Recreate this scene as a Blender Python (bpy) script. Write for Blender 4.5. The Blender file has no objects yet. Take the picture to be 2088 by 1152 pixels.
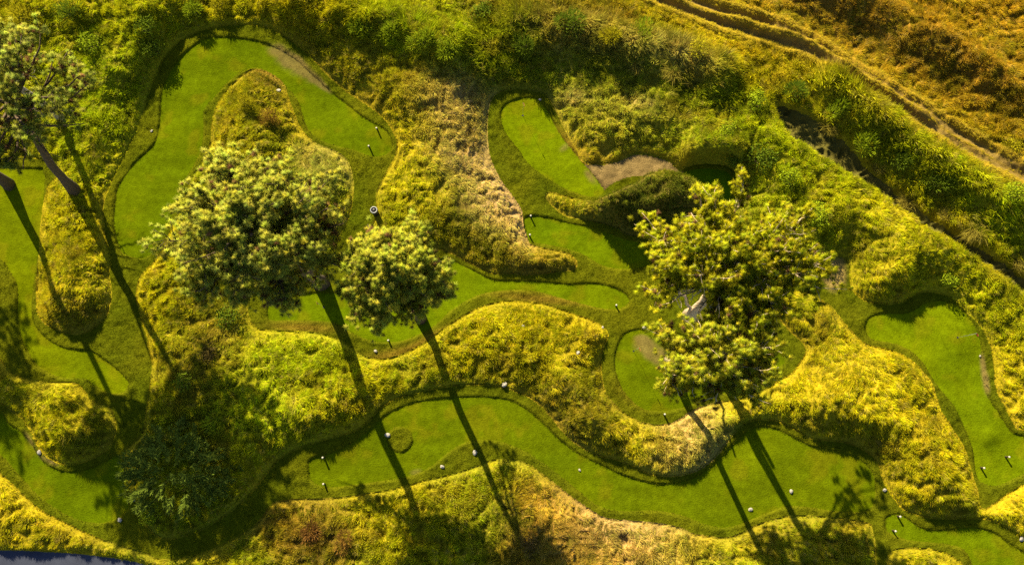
import bpy, math, random
import numpy as np
from mathutils import Vector, Matrix

random.seed(7)
RNG = np.random.default_rng(11)
S = bpy.context.scene
COL = S.collection

# ------------------------------------------------------------------ camera
HC = 41.3                       # camera height above the course
FPX = 1410.0                    # focal length in photo pixels (2088 wide)
TILT = math.atan((880 - 576) / FPX)
cam_d = bpy.data.cameras.new('camera')
cam_d.sensor_width = 36.0
cam_d.lens = 36.0 * FPX / 2088.0
cam_d.clip_end = 3000.0
cam = bpy.data.objects.new('camera', cam_d)
cam.location = (0, 0, HC)
cam.rotation_euler = (TILT, 0, 0)
COL.objects.link(cam)
S.camera = cam

# ------------------------------------------------------------------ light
SUN_EL = math.radians(28.0)
AZ = np.array([-0.42, 0.91]); AZ = AZ / np.linalg.norm(AZ)     # towards the sun, on the ground
W = bpy.data.worlds.new('World'); S.world = W; W.use_nodes = True
wn = W.node_tree.nodes; wl = W.node_tree.links
bg = wn['Background']; bg.inputs['Strength'].default_value = 0.05
sky = wn.new('ShaderNodeTexSky'); sky.sky_type = 'NISHITA'; sky.sun_disc = False
sky.sun_elevation = SUN_EL; sky.sun_rotation = math.atan2(AZ[0], AZ[1])
wl.new(sky.outputs[0], bg.inputs['Color'])
sd = bpy.data.lights.new('sun', 'SUN'); sd.energy = 5.0; sd.angle = math.radians(0.5); sd.color = (1.0, 0.84, 0.50)
sun = bpy.data.objects.new('sun', sd)
Ldir = Vector((-AZ[0] * math.cos(SUN_EL), -AZ[1] * math.cos(SUN_EL), -math.sin(SUN_EL)))
sun.rotation_euler = Ldir.to_track_quat('-Z', 'Y').to_euler(); sun.location = (-20, 40, 60)
COL.objects.link(sun)
S.view_settings.view_transform = 'Standard'; S.view_settings.look = 'None'
S.view_settings.exposure = 1.9; S.view_settings.gamma = 1.0; S.view_settings.use_curve_mapping = False
S.render.engine = 'CYCLES'
S.cycles.use_denoising = False
S.cycles.max_bounces = 6; S.cycles.diffuse_bounces = 3; S.cycles.glossy_bounces = 2
S.cycles.transmission_bounces = 3

# ------------------------------------------------------------------ pixel -> ground
ct, st = math.cos(TILT), math.sin(TILT)
def P(px, py, z=0.0):
    """point of the place seen at photo pixel (px,py), at height z"""
    dx = (px - 1044.0) / FPX; dy = -(py - 576.0) / FPX
    X = dx; Y = dy * ct + st; Z = dy * st - ct
    t = (z - HC) / Z
    return np.array([X * t, Y * t])
def PV(arr, z=0.0):
    return np.array([P(a, b, z) for a, b in arr])

# ------------------------------------------------------------------ noise
_TAB = RNG.random((256, 256))
def vnoise(x, y, seed=0):
    x = np.asarray(x) + seed * 17.37; y = np.asarray(y) + seed * 9.71
    xi = np.floor(x).astype(np.int64); yi = np.floor(y).astype(np.int64)
    fx = x - xi; fy = y - yi
    fx = fx * fx * (3 - 2 * fx); fy = fy * fy * (3 - 2 * fy)
    a = _TAB[xi & 255, yi & 255]; b = _TAB[(xi + 1) & 255, yi & 255]
    c = _TAB[xi & 255, (yi + 1) & 255]; d = _TAB[(xi + 1) & 255, (yi + 1) & 255]
    return (a * (1 - fx) + b * fx) * (1 - fy) + (c * (1 - fx) + d * fx) * fy
def fbm(x, y, f, seed=0, oct=3, gain=0.5):
    s = 0.0; a = 1.0; t = 0.0
    for o in range(oct):
        s = s + a * vnoise(np.asarray(x) * f, np.asarray(y) * f, seed + o * 3); t += a; a *= gain; f *= 2.03
    return s / t
def sstep(a, b, x):
    t = np.clip((x - a) / (b - a), 0, 1); return t * t * (3 - 2 * t)

# ------------------------------------------------------------------ outlines, read off the photograph in its pixels
M_HORSE = [(217,480),(215,417),(230,373),(253,320),(277,273),(293,227),(310,180),(333,127),(360,93),(397,72),(440,60),(483,55),(522,55),(555,63),(589,83),(632,117),(665,153),(705,187),(749,217),(782,243),(799,267),(809,290),(805,320),(789,350),(775,377),(767,400),(767,440),(750,475),(725,525),(705,575),(640,585),(665,535),(695,480),(715,440),(722,400),(722,367),(712,333),(692,313),(660,299),(639,288),(615,263),(599,227),(589,200),(579,173),(555,153),(522,141),(500,149),(473,173),(447,207),(433,247),(430,287),(417,320),(393,360),(370,420),(340,490),(318,530),(287,564),(277,611),(273,630),(293,670),(300,700),(260,690),(240,620),(230,570),(228,530)]
M_LEFT = [(-250,330),(97,330),(97,384),(90,420),(83,470),(80,530),(75,590),(78,640),(100,665),(135,680),(170,682),(200,665),(222,640),(230,600),(226,545),(262,535),(285,640),(300,700),(310,744),(305,790),(297,848),(288,885),(250,915),(232,905),(240,878),(238,855),(226,828),(190,815),(172,792),(150,778),(90,777),(30,762),(6,735),(-40,708),(-250,690)]
M_BASE = [(-250,805),(-60,815),(0,825),(17,831),(43,851),(67,885),(83,918),(103,935),(133,948),(167,945),(200,931),(230,911),(240,885),(290,870),(285,885),(257,908),(258,960),(272,1020),(298,1072),(335,1100),(400,1086),(470,1046),(520,1000),(550,962),(600,940),(640,980),(600,1015),(560,1021),(542,1041),(522,1068),(460,1105),(400,1130),(330,1138),(290,1122),(230,1104),(180,1085),(133,1061),(93,1041),(60,1015),(27,985),(0,960),(-60,920),(-250,860)]
M_LONG = [(535,985),(555,955),(579,931),(622,911),(672,895),(722,881),(752,861),(775,835),(805,815),(839,805),(882,795),(929,788),(989,786),(1039,795),(1064,805),(1094,821),(1121,848),(1144,878),(1177,908),(1224,931),(1257,938),(1294,955),(1327,968),(1361,972),(1397,968),(1431,955),(1461,931),(1480,906),(1504,878),(1527,861),(1554,857),(1586,861),(1626,881),(1656,896),(1699,900),(1739,908),(1773,928),(1789,948),(1796,975),(1813,1008),(1829,1031),(1810,1070),(1790,1110),(1778,1070),(1740,1058),(1699,1054),(1656,1050),(1609,1050),(1575,1058),(1544,1068),(1511,1085),(1477,1094),(1444,1091),(1411,1085),(1377,1071),(1327,1063),(1261,1058),(1227,1051),(1194,1031),(1161,1008),(1127,981),(1097,958),(1071,941),(1044,936),(1005,936),(969,950),(922,965),(872,976),(805,995),(755,1003),(689,1013),(622,1016),(572,1017),(545,1030)]
M_MID = [(542,672),(589,674),(639,677),(682,687),(709,701),(742,724),(775,731),(812,724),(855,704),(889,681),(932,651),(982,624),(1022,614),(1044,613),(1094,617),(1127,624),(1164,637),(1204,651),(1231,667),(1241,684),(1231,711),(1226,737),(1231,788),(1251,821),(1284,848),(1321,863),(1354,864),(1381,856),(1411,836),(1451,821),(1511,811),(1566,788),(1586,775),(1609,761),(1633,731),(1638,711),(1629,694),(1609,677),(1580,640),(1560,600),(1600,590),(1670,595),(1672,540),(1600,520),(1540,500),(1500,450),(1497,415),(1502,370),(1482,342),(1420,337),(1381,348),(1364,330),(1327,318),(1294,315),(1257,333),(1217,338),(1190,334),(1172,303),(1154,272),(1135,233),(1117,200),(1101,190),(1060,185),(1025,188),(1004,203),(996,233),(995,287),(1002,327),(1020,365),(1045,400),(1062,425),(1066,440),(1067,457),(1075,485),(1084,499),(1127,509),(1161,517),(1177,534),(1171,551),(1131,557),(1077,563),(1044,560),(1005,559),(972,545),(932,524),(910,515),(890,512),(820,540),(740,560),(690,560),(640,575),(560,590),(520,600),(506,620),(510,650),(525,668)]
M_RIGHT = [(1690,570),(1672,545),(1690,522),(1726,530),(1730,560),(1736,590),(1746,602),(1766,616),(1806,622),(1839,617),(1859,605),(1886,597),(1913,600),(1939,611),(1966,637),(1989,661),(2009,691),(2019,717),(2025,751),(2028,795),(2046,831),(2066,866),(2090,878),(2250,880),(2250,935),(2150,952),(2088,982),(2033,1017),(2000,1036),(1992,1000),(1983,968),(1969,921),(1943,878),(1915,835),(1899,785),(1876,754),(1849,729),(1813,713),(1770,703),(1750,691),(1716,655),(1693,625),(1660,600),(1650,560)]
M_LOW = [(1783,985),(1800,985),(1813,1008),(1829,1031),(1853,1045),(1886,1055),(1926,1058),(1989,1058),(2016,1061),(2046,1075),(2076,1095),(2150,1140),(2200,1260),(1985,1260),(1965,1160),(1949,1139),(1926,1125),(1883,1115),(1843,1115),(1813,1121),(1800,1160),(1800,1260),(1783,1260),(1783,1115),(1775,1070)]
I_CREST = [(1111,399),(1124,391),(1157,400),(1194,409),(1231,410),(1257,396),(1284,386),(1310,364),(1350,360),(1400,380),(1430,408),(1440,436),(1425,465),(1385,482),(1344,484),(1317,485),(1277,480),(1251,464),(1194,451),(1154,442),(1125,420)]
MOWN = [M_HORSE, M_LEFT, M_BASE, M_LONG, M_MID, M_RIGHT, M_LOW]
GREENS = {
 'horse': [(513,84),(467,79),(423,82),(397,97),(367,120),(340,160),(328,200),(325,253),(317,287),(307,303),(273,333),(248,370),(238,394),(233,451),(238,484),(247,512),(263,522),(290,526),(313,512),(338,470),(362,410),(383,357),(400,327),(412,293),(415,260),(415,227),(432,204),(463,170),(493,146),(520,138),(542,144),(567,159),(586,180),(604,199),(615,227),(625,257),(645,280),(682,297),(722,307),(752,318),(775,320),(795,310),(799,293),(789,270),(769,257),(735,237),(712,217),(685,197),(662,177),(632,150),(602,123),(569,103),(542,91)],
 'left': [(-250,350),(50,345),(88,350),(90,390),(88,434),(78,517),(72,564),(64,617),(70,660),(95,690),(130,710),(160,714),(187,717),(213,734),(245,760),(262,782),(250,800),(222,800),(190,783),(175,772),(120,768),(75,742),(55,710),(43,684),(37,637),(37,584),(20,551),(0,527),(-60,505),(-250,500)],
 'base': [(-250,835),(-60,838),(0,842),(20,866),(43,880),(65,905),(82,932),(100,950),(135,962),(170,960),(205,947),(235,930),(246,940),(250,965),(252,1000),(262,1030),(240,1055),(200,1066),(150,1055),(100,1025),(60,990),(20,945),(0,925),(-60,885),(-250,850)],
 'long': [(630,955),(635,935),(682,922),(722,901),(772,862),(785,848),(809,835),(839,823),(882,815),(922,811),(972,810),(1005,811),(1044,818),(1067,831),(1094,851),(1121,878),(1151,905),(1184,928),(1231,950),(1261,965),(1297,978),(1334,986),(1371,986),(1404,978),(1437,961),(1467,935),(1487,915),(1517,885),(1544,871),(1566,871),(1596,881),(1633,901),(1663,913),(1699,920),(1746,933),(1773,956),(1783,978),(1784,1008),(1777,1032),(1753,1043),(1699,1041),(1659,1035),(1609,1031),(1566,1045),(1527,1061),(1501,1071),(1471,1075),(1437,1068),(1404,1055),(1371,1045),(1327,1040),(1277,1041),(1244,1038),(1211,1025),(1177,998),(1144,971),(1104,941),(1071,920),(1044,908),(1022,900),(989,896),(949,901),(915,921),(882,948),(849,965),(815,975),(772,981),(722,988),(672,993),(644,986),(632,972)],
 'middle': [(549,620),(549,651),(589,652),(639,654),(682,658),(715,677),(755,694),(789,697),(822,694),(859,679),(889,661),(922,631),(955,611),(989,597),(1044,591),(1094,594),(1137,606),(1177,617),(1217,627),(1257,631),(1277,622),(1283,611),(1271,597),(1244,585),(1204,578),(1161,581),(1111,576),(1044,573),(1005,571),(972,555),(932,535),(912,528),(880,535),(820,562),(740,585),(690,598),(640,598),(575,605)],
 'upper': [(1084,493),(1124,500),(1171,511),(1197,523),(1227,541),(1261,548),(1297,547),(1335,535),(1355,515),(1345,503),(1324,506),(1304,495),(1261,484),(1211,465),(1161,456),(1121,445),(1076,441),(1070,457),(1076,484)],
 'top': [(1022,233),(1029,217),(1044,207),(1077,199),(1101,206),(1117,227),(1127,247),(1144,277),(1164,303),(1191,335),(1211,360),(1226,380),(1232,392),(1217,401),(1197,400),(1177,394),(1151,384),(1111,360),(1077,333),(1054,300),(1028,267)],
 'shaded': [(1382,358),(1420,345),(1478,350),(1492,372),(1488,410),(1470,428),(1446,425),(1424,398),(1400,375)],
 'ring': [(1274,681),(1310,672),(1370,678),(1440,700),(1520,720),(1585,715),(1600,735),(1580,755),(1530,785),(1440,812),(1401,828),(1381,833),(1354,838),(1321,836),(1297,825),(1274,801),(1261,775),(1254,744),(1257,712)],
 'right': [(1763,664),(1766,681),(1783,694),(1819,699),(1849,711),(1873,731),(1893,761),(1916,795),(1943,828),(1966,875),(1983,915),(1989,955),(1996,978),(2019,990),(2046,985),(2073,971),(2120,948),(2180,925),(2250,915),(2250,895),(2150,893),(2088,890),(2059,878),(2033,841),(2013,811),(2006,788),(2004,751),(2001,717),(1993,684),(1976,654),(1956,631),(1933,617),(1909,614),(1883,621),(1859,636),(1830,640),(1795,640),(1770,650)],
 'low': [(1804,1061),(1813,1051),(1833,1048),(1853,1061),(1873,1075),(1899,1081),(1926,1081),(1966,1076),(1999,1078),(2029,1088),(2056,1108),(2088,1128),(2140,1165),(2170,1260),(2010,1260),(1985,1160),(1966,1121),(1943,1111),(1899,1105),(1856,1101),(1826,1091),(1806,1081)],
}
def circ(cx, cy, r, ry=None, n=18):
    return [(cx + r * math.cos(2 * math.pi * i / n), cy + (ry or r) * math.sin(2 * math.pi * i / n)) for i in range(n)]
ISLE = circ(815, 896, 27)
DIRT = [(1187,336),(1205,350),(1224,377),(1232,388),(1251,374),(1291,361),(1327,361),(1361,369),(1392,368),(1398,352),(1381,346),(1364,331),(1327,320),(1294,317),(1257,334),(1217,339)]
DIRT2 = [(1672,545),(1685,526),(1706,524),(1724,540),(1728,570),(1722,590),(1700,600),(1680,585)]
ROAD = [(-300,1128),(0,1122),(80,1124),(167,1130),(250,1141),(300,1153),(360,1185),(400,1300),(-300,1300)]
GULLY = [(1572,228),(1602,228),(1650,248),(1704,286),(1765,352),(1832,408),(1882,448),(1952,494),(2032,544),(2112,600),(2200,670),(2200,690),(2104,620),(2024,566),(1944,512),(1880,470),(1826,432),(1764,388),(1690,340),(1640,312),(1600,280)]

def smooth(poly, k=3):
    p = np.array(poly, float); n = len(p); out = []
    for i in range(n):
        a, b, c, d = p[i - 1], p[i], p[(i + 1) % n], p[(i + 2) % n]
        for j in range(k):
            t = j / k
            out.append(0.5 * ((2 * b) + (-a + c) * t + (2 * a - 5 * b + 4 * c - d) * t * t + (-a + 3 * b - 3 * c + d) * t ** 3))
    return np.array(out)
def world_poly(poly, k=3):
    return PV(smooth(poly, k))

def clumps(x, y):
    wx = x + 0.9 * (fbm(x, y, 0.8, 200, 2) - .5); wy = y + 0.9 * (fbm(x, y, 0.8, 210, 2) - .5)
    a = 1 - np.abs(2 * vnoise(wx * 1.15, wy * 1.9, 220) - 1); b = 1 - np.abs(2 * vnoise(wx * 2.9, wy * 2.1, 230) - 1)
    return a * .45 + b * .55
# ------------------------------------------------------------------ ground grid (fine in view, coarse out to the horizon)
STEP = 0.08
def axis(a, b):
    core = np.arange(a, b + 1e-6, STEP)
    ext = []; s = STEP; v = 0.0
    while v < 900: s *= 1.35; v += s; ext.append(v)
    ext = np.array(ext)
    return np.concatenate([(a - ext)[::-1], core, core[-1] + ext])
AX = axis(-36.5, 36.5); AY = axis(-9.8, 31.5)
NX, NY = len(AX), len(AY)
GX, GY = np.meshgrid(AX, AY, indexing='ij')
BIG = 4.0
def sdf(poly, band=BIG):
    w = poly
    D = np.full((NX, NY), band)
    i0 = max(0, np.searchsorted(AX, w[:, 0].min() - band) - 1); i1 = min(NX, np.searchsorted(AX, w[:, 0].max() + band) + 1)
    j0 = max(0, np.searchsorted(AY, w[:, 1].min() - band) - 1); j1 = min(NY, np.searchsorted(AY, w[:, 1].max() + band) + 1)
    d2 = np.full((i1 - i0, j1 - j0), band * band); ins = np.zeros((i1 - i0, j1 - j0), bool)
    n = len(w)
    for k in range(n):
        a = w[k]; b = w[(k + 1) % n]; e = b - a; L2 = e @ e
        if L2 < 1e-12: continue
        # distance, only near the edge
        p0 = max(i0, np.searchsorted(AX, min(a[0], b[0]) - band) - 1); p1 = min(i1, np.searchsorted(AX, max(a[0], b[0]) + band) + 1)
        q0 = max(j0, np.searchsorted(AY, min(a[1], b[1]) - band) - 1); q1 = min(j1, np.searchsorted(AY, max(a[1], b[1]) + band) + 1)
        x = AX[p0:p1, None] - a[0]; y = AY[None, q0:q1] - a[1]
        t = np.clip((x * e[0] + y * e[1]) / L2, 0, 1)
        dd = (x - t * e[0]) ** 2 + (y - t * e[1]) ** 2
        v = d2[p0 - i0:p1 - i0, q0 - j0:q1 - j0]; np.minimum(v, dd, out=v)
        # parity (ray towards +x)
        ya, yb = a[1], b[1]
        r0, r1 = np.searchsorted(AY, min(ya, yb)), np.searchsorted(AY, max(ya, yb))
        r0 = max(r0, j0); r1 = min(r1, j1)
        if r1 > r0:
            xc = a[0] + (AY[r0:r1] - ya) / (yb - ya) * e[0]
            ins[:, r0 - j0:r1 - j0] ^= AX[i0:i1, None] < xc[None, :]
    d = np.sqrt(d2); d[ins] *= -1
    D[i0:i1, j0:j1] = d
    return D
DM = np.full((NX, NY), BIG)
for m in MOWN: DM = np.minimum(DM, sdf(world_poly(m)))
DM = np.maximum(DM, -sdf(world_poly(I_CREST)))          # the crest mound is rough inside the mown ground
DG = {k: np.maximum(sdf(world_poly(g), 1.5), DM + 0.05) for k, g in GREENS.items()}
DG['long'] = np.maximum(DG['long'], -sdf(world_poly(ISLE), 1.5))
DGA = np.full((NX, NY), 1.5)
for k in DG: DGA = np.minimum(DGA, DG[k])
DDIRT = sdf(world_poly(DIRT), 1.5); DD2 = sdf(world_poly(DIRT2), 1.5)
DROAD = sdf(world_poly(ROAD), 3.0); DGUL = sdf(world_poly(GULLY), 3.0)
DROUGH = np.minimum(DM, DROAD)                           # > 0: how far inside the rough

# ------------------------------------------------------------------ relief
CTRL = [(160,620,1.5),(150,450,.5),(150,860,1.4),(60,790,.6),(315,130,2.3),(330,110,1.8),(400,55,.2),(300,230,.35),(255,300,.25),(450,50,.2),(900,772,.25),(1000,772,.35),(840,790,.3),(1280,935,.45),(1350,950,.5),(1430,940,.5),(260,110,1.0),(200,300,.6),(150,250,.6),(480,30,.35),(560,45,.6),
 (700,160,1.0),(800,235,1.1),(760,205,1.1),(650,110,.9),(900,250,.8),(850,420,.6),(1000,300,.55),(950,400,.55),(960,500,.6),(1060,530,1.0),(1150,535,1.0),
 (1240,425,2.1),(1310,430,2.5),(1380,430,2.5),(1140,410,.7),(1250,280,.8),(1350,290,1.2),(1430,320,1.4),(1480,320,1.4),(1180,240,.7),
 (900,720,.4),(620,760,.7),(1100,720,.9),(1150,800,1.6),(1200,870,1.8),(1060,775,.9),(1190,710,1.3),(650,880,1.4),(740,840,1.1),(560,900,1.1),
 (1300,890,.8),(1400,890,.8),(1450,890,.7),(1500,840,1.0),(1750,870,1.8),(1690,850,1.4),(1900,950,1.3),(1850,1020,1.4),(1950,1030,1.6),(1650,700,.7),(1850,800,.7),
 (1800,590,1.8),(1850,590,1.3),(1760,560,1.4),(2000,580,.9),(2060,750,.7),(2070,830,1.1),(700,1080,.3),(1000,1010,.4),(1300,1110,.5),(1650,1100,.4),(1880,1140,.3),
 (100,1060,.3),(500,250,.9),(560,180,1.0),(450,450,.6),(400,620,.6),(380,720,.6),(370,950,.4),(2030,1060,.9),(1200,60,.6),(1700,60,.5),(2000,200,.5)]
def Hm_field(x, y):
    num = np.zeros(x.shape); den = np.full(x.shape, 0.02); num += 0.02 * 0.5
    for px, py, h in CTRL:
        c = P(px, py); w = 1.0 / (0.25 + ((x - c[0]) ** 2 + (y - c[1]) ** 2)) ** 1.6
        num += w * h; den += w
    return num / den
def polyline_dist(pts, x, y):
    w = PV(pts); best = np.full(x.shape, 1e9); tt = np.zeros(x.shape); n = len(w) - 1
    for k in range(n):
        a, b = w[k], w[k + 1]; e = b - a
        t = np.clip(((x - a[0]) * e[0] + (y - a[1]) * e[1]) / (e @ e), 0, 1)
        d = np.hypot(x - a[0] - t * e[0], y - a[1] - t * e[1]); m = d < best
        best[m] = d[m]; tt[m] = (k + t[m]) / n
    return best, tt
RIDGES = [ ([(1205,428),(1270,402),(1335,380),(1392,392),(1432,428)], 1.9, 0.95), ([(1385,326),(1440,320),(1510,322)], 1.5, 0.9),
  # polyline, height, half width
 ([(560,10),(660,30),(760,62),(880,95),(960,120)], 1.2, 1.3),
 ([(1010,60),(1120,75),(1230,95),(1330,125),(1420,150),(1480,185)], 1.35, 1.4),
 ([(1640,160),(1715,225),(1815,305),(1915,372),(2015,432),(2120,500)], 1.6, 1.1),
 ([(1500,260),(1580,330),(1700,400),(1830,490),(1960,560),(2100,650)], 0.25, 1.4),
 ([(1600,-40),(1700,15),(1800,50),(1890,105),(1970,150),(2110,230)], 1.1, 1.3),
 ([(1560,60),(1680,140),(1760,180),(1900,270)], 0.5, 0.8),
 ([(60,20),(150,40),(230,40)], .8, 1.2), ([(260,30),(360,25),(420,10)], 0.6, 1.0),
]
RUTS = [[(1300,-14),(1321,0),(1364,20),(1411,40),(1461,60),(1511,77),(1557,90),(1620,112),(1656,133),(1700,165),(1766,205),(1835,243),(1899,276),(1966,320),(2050,358),(2120,395)],
        [(1380,0),(1411,18),(1461,36),(1521,50),(1570,67),(1643,98),(1700,136),(1753,170),(1853,230),(1966,297),(2088,365)]]
core = (GX > -60) & (GX < 60) & (GY > -30) & (GY < 55)
Z = np.zeros((NX, NY))
ci = np.where(core); cx, cy = GX[ci], GY[ci]
HM = Hm_field(cx, cy)
dr = DROUGH[ci]
z = 0.22 * (fbm(cx, cy, 0.16, 1, 2) - 0.5) + 0.26 * (fbm(cx, cy, 0.40, 5, 2) - 0.5)
rough = sstep(0.0, 0.25, dr)
RD = np.minimum.reduce([polyline_dist(r, cx, cy)[0] for r in RUTS])
z += 0.10 * rough + 0.95 * HM * sstep(0.0, 2.5, dr)
z += rough * (0.24 * (fbm(cx, cy, 0.55, 8, 2) - 0.5) * sstep(0, 1.2, dr) + sstep(0, .5, dr) * 0.54 * (clumps(cx, cy) - 0.45) * (.25 + .75 * sstep(.4, 1.3, RD)))
for pl, h, hw in RIDGES:
    d, t = polyline_dist(pl, cx, cy)
    z += h * np.exp(-(d / hw) ** 2) * sstep(0, 0.8 if hw > 0.96 else 0.45, dr) * (0.7 + 0.6 * fbm(cx, cy, 0.5, 21, 2)) * sstep(0, .12, t + .03) * sstep(0, .12, 1.03 - t)
z -= 0.8 * sstep(0.7, -0.4, DGUL[ci])
for pl in RUTS:
    d, t = polyline_dist(pl, cx, cy)
    z -= 0.27 * np.exp(-(d / 0.26) ** 2)
    z += 0.20 * np.exp(-((d - 0.55) / 0.22) ** 2)
fr = sstep(0.02, 0.10, DGA[ci]) * (dr <= 0.05)
z += 0.09 * fr + fr * 0.10 * (fbm(cx, cy, 3.0, 30, 2) - 0.5)
z = np.where(DROAD[ci] < 0.3, z * sstep(0, 0.3, DROAD[ci]) - 0.06 * (1 - sstep(-.05, 0.1, DROAD[ci])), z)
# soft knoll on the right-hand green
c = P(2012, 893); z += 0.16 * np.exp(-(((cx - c[0]) / .55) ** 2 + ((cy - c[1]) / .5) ** 2))
far = np.maximum(np.maximum(np.abs(cx) - 38, cy - 33), np.maximum(-11 - cy, 0))
z *= 1 - sstep(0, 18, far)
Z[ci] = z
def bil(F, x, y):
    x = np.asarray(x, float); y = np.asarray(y, float)
    i = np.clip(np.searchsorted(AX, x) - 1, 0, NX - 2); j = np.clip(np.searchsorted(AY, y) - 1, 0, NY - 2)
    u = (x - AX[i]) / (AX[i + 1] - AX[i]); v = (y - AY[j]) / (AY[j + 1] - AY[j])
    return (F[i, j] * (1 - u) + F[i + 1, j] * u) * (1 - v) + (F[i, j + 1] * (1 - u) + F[i + 1, j + 1] * u) * v
def hz(x, y): return float(bil(Z, [x], [y])[0])
GZX = np.gradient(Z, AX, axis=0); GZY = np.gradient(Z, AY, axis=1)
def on_ground(px, py):
    """ground point seen at a pixel, following the relief"""
    zz = 0.0
    for _ in range(8):
        p = P(px, py, zz); zz = 0.5 * zz + 0.5 * hz(*p)
    p = P(px, py, zz)
    return p[0], p[1], hz(*p)

# ------------------------------------------------------------------ colour zones of the long grass, the crest mound's shade painted in
YG = (.420, .390, .006); GR = (.215, .255, .006); BG = (.345, .415, .006); OL = (.235, .215, .008); TAN = (.520, .385, .120)
ORG = (.400, .245, .012); BR = (.190, .110, .020); GO = (.470, .410, .007); CREST_SHADE = (.060, .090, .010); PALE = (.45, .43, .08)
ZONES = [(180,60,120,50,0,YG,1.2),(640,35,120,35,.2,GO,1.0),(1180,45,120,40,.2,BR,.6),(1330,180,150,40,.35,GR,.8),(650,1085,70,45,.2,BR,1.0),(1660,190,60,50,.7,BG,1.2),(1740,250,60,45,.7,BG,1.4),(1820,315,60,40,.7,BG,1.4),(1910,380,60,40,.7,BG,1.4),(2010,440,60,40,.7,BG,1.4),(1900,110,420,190,.45,ORG,2.0),(1700,160,260,110,.5,GO,.8),(2000,300,140,90,.6,OL,.6),(1760,80,200,60,.5,BR,1.6),(1950,170,150,40,.5,BR,1.2),(1650,20,90,40,.4,BR,1.0),(1990,90,80,30,.4,OL,1.2),(2050,60,120,80,.4,ORG,.8),(1500,60,160,60,.4,GO,.5),
 (1100,40,120,60,.1,OL,.7),(1150,90,70,50,.2,TAN,.35),(1280,130,110,35,.35,TAN,.35),(1380,150,60,30,.4,TAN,.5),(1200,160,220,60,.3,GR,.8),(1060,110,70,60,0,GR,.7),
 (840,75,130,55,.35,BG,1.0),(600,40,80,30,0,GO,.6),(300,30,140,50,0,BG,.5),(60,20,90,30,0,GO,.8),(190,100,130,60,0,BG,1.0),(180,230,120,90,0,BG,1.0),(420,30,120,40,0,YG,1.0),(200,330,60,60,0,BG,.5),
 (750,170,170,60,.5,OL,.7),(860,250,110,90,.6,GO,.5),(930,240,60,50,-.6,TAN,.9),(960,330,60,50,.7,TAN,1.3),(1020,410,50,60,.9,TAN,1.6),(1060,460,25,50,0,TAN,1.1),(900,200,60,40,0,TAN,.5),
 (840,380,90,70,0,GO,.4),(930,480,90,60,.3,OL,.6),(1060,535,110,30,.1,BR,.35),(1000,520,80,35,.2,OL,.8),
 (1250,250,120,70,.3,PALE,.4),(1230,280,100,50,.3,YG,.8),(1170,205,25,18,.2,TAN,.7),(1300,225,30,16,.4,TAN,.6),(1340,290,60,40,.2,BG,.8),(1200,320,70,25,.4,ORG,.5),
 (1450,320,90,60,0,GR,.6),(1530,280,100,90,.6,BG,.7),(1650,330,130,80,.6,BG,.7),(1640,420,130,80,.6,BG,.6),(1850,500,200,70,.6,YG,.7),(1960,620,160,70,.7,BG,.55),
 (1810,560,70,50,.3,GO,.8),(1690,440,70,60,.5,YG,.5),(2060,760,60,120,0,GO,.9),(2060,860,50,60,0,GO,.9),
 (1330,430,115,55,.1,CREST_SHADE,2.2),(1150,410,50,25,.4,YG,.6),(1330,430,110,45,.1,BR,.4),  # crest mound's self-shadow is put into its dark green zone
 (500,200,70,50,0,GO,.6),(530,250,60,70,0,OL,.8),(480,280,50,50,0,GO,.5),(660,340,50,40,.6,PALE,.5),(545,160,40,25,0,BR,.8),
 (600,760,140,100,-.3,BG,.8),(560,840,100,90,0,BG,.6),(700,830,90,60,-.3,GO,.5),(330,620,60,100,.2,YG,.5),(420,700,60,110,0,OL,.8),(430,720,50,80,0,BR,.4),
 (150,470,60,90,0,YG,1.0),(150,620,80,60,0,GO,.5),(150,640,60,40,0,BR,.4),(100,860,110,90,0,YG,.7),(200,900,60,40,0,GR,.5),(60,1060,140,60,.5,GO,.9),(100,1100,120,35,0,OL,.6),
 (1000,680,170,60,-.1,YG,.7),(1100,770,120,60,.3,OL,.6),(1130,720,90,70,0,GO,.5),(1180,860,90,60,.6,BR,.35),(1300,900,120,60,.2,YG,.5),(1400,880,60,50,.2,TAN,.7),(1390,930,60,30,0,TAN,.4),
 (1700,800,130,80,.2,GO,.9),(1850,800,110,90,.2,GO,.7),(1850,960,110,90,.3,GO,.6),(1760,900,110,40,.5,OL,.7),(1940,1020,60,50,0,OL,.6),(1640,690,70,50,.4,OL,.7),
 (650,1080,110,60,.2,OL,.6),(640,1085,60,45,.2,BR,.9),(580,1070,40,40,0,ORG,.6),(800,1060,120,70,0,YG,.5),(950,1060,100,70,0,GR,.8),(1080,1100,70,60,0,BR,.8),(1110,1040,70,40,.5,ORG,.7),
 (1260,1100,120,55,.15,TAN,1.2),(1130,1055,70,40,.4,ORG,1.2),(1190,1120,70,40,.2,ORG,1.0),(1180,1070,80,45,.5,TAN,.6),(1250,1130,110,40,.1,ORG,.6),(1420,1125,80,35,.1,YG,.7),(1570,1110,60,40,0,OL,.5),(1680,1110,90,50,0,OL,.5),(1880,1145,80,25,0,YG,1.0),
 (2050,1040,60,40,-.5,GO,.9),(370,900,110,90,0,GR,.9),(330,1090,120,50,0,GR,.8),(500,960,50,60,0,YG,.5),(1620,470,90,90,0,GR,.3)]
ZW = []
for (px, py, rx, ry, rot, c, w) in ZONES:
    o = P(px, py); ex = P(px + 1, py) - o; sc = np.hypot(*ex)
    ZW.append((o[0], o[1], rx * sc, ry * sc, -rot, np.array(c), w))
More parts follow.
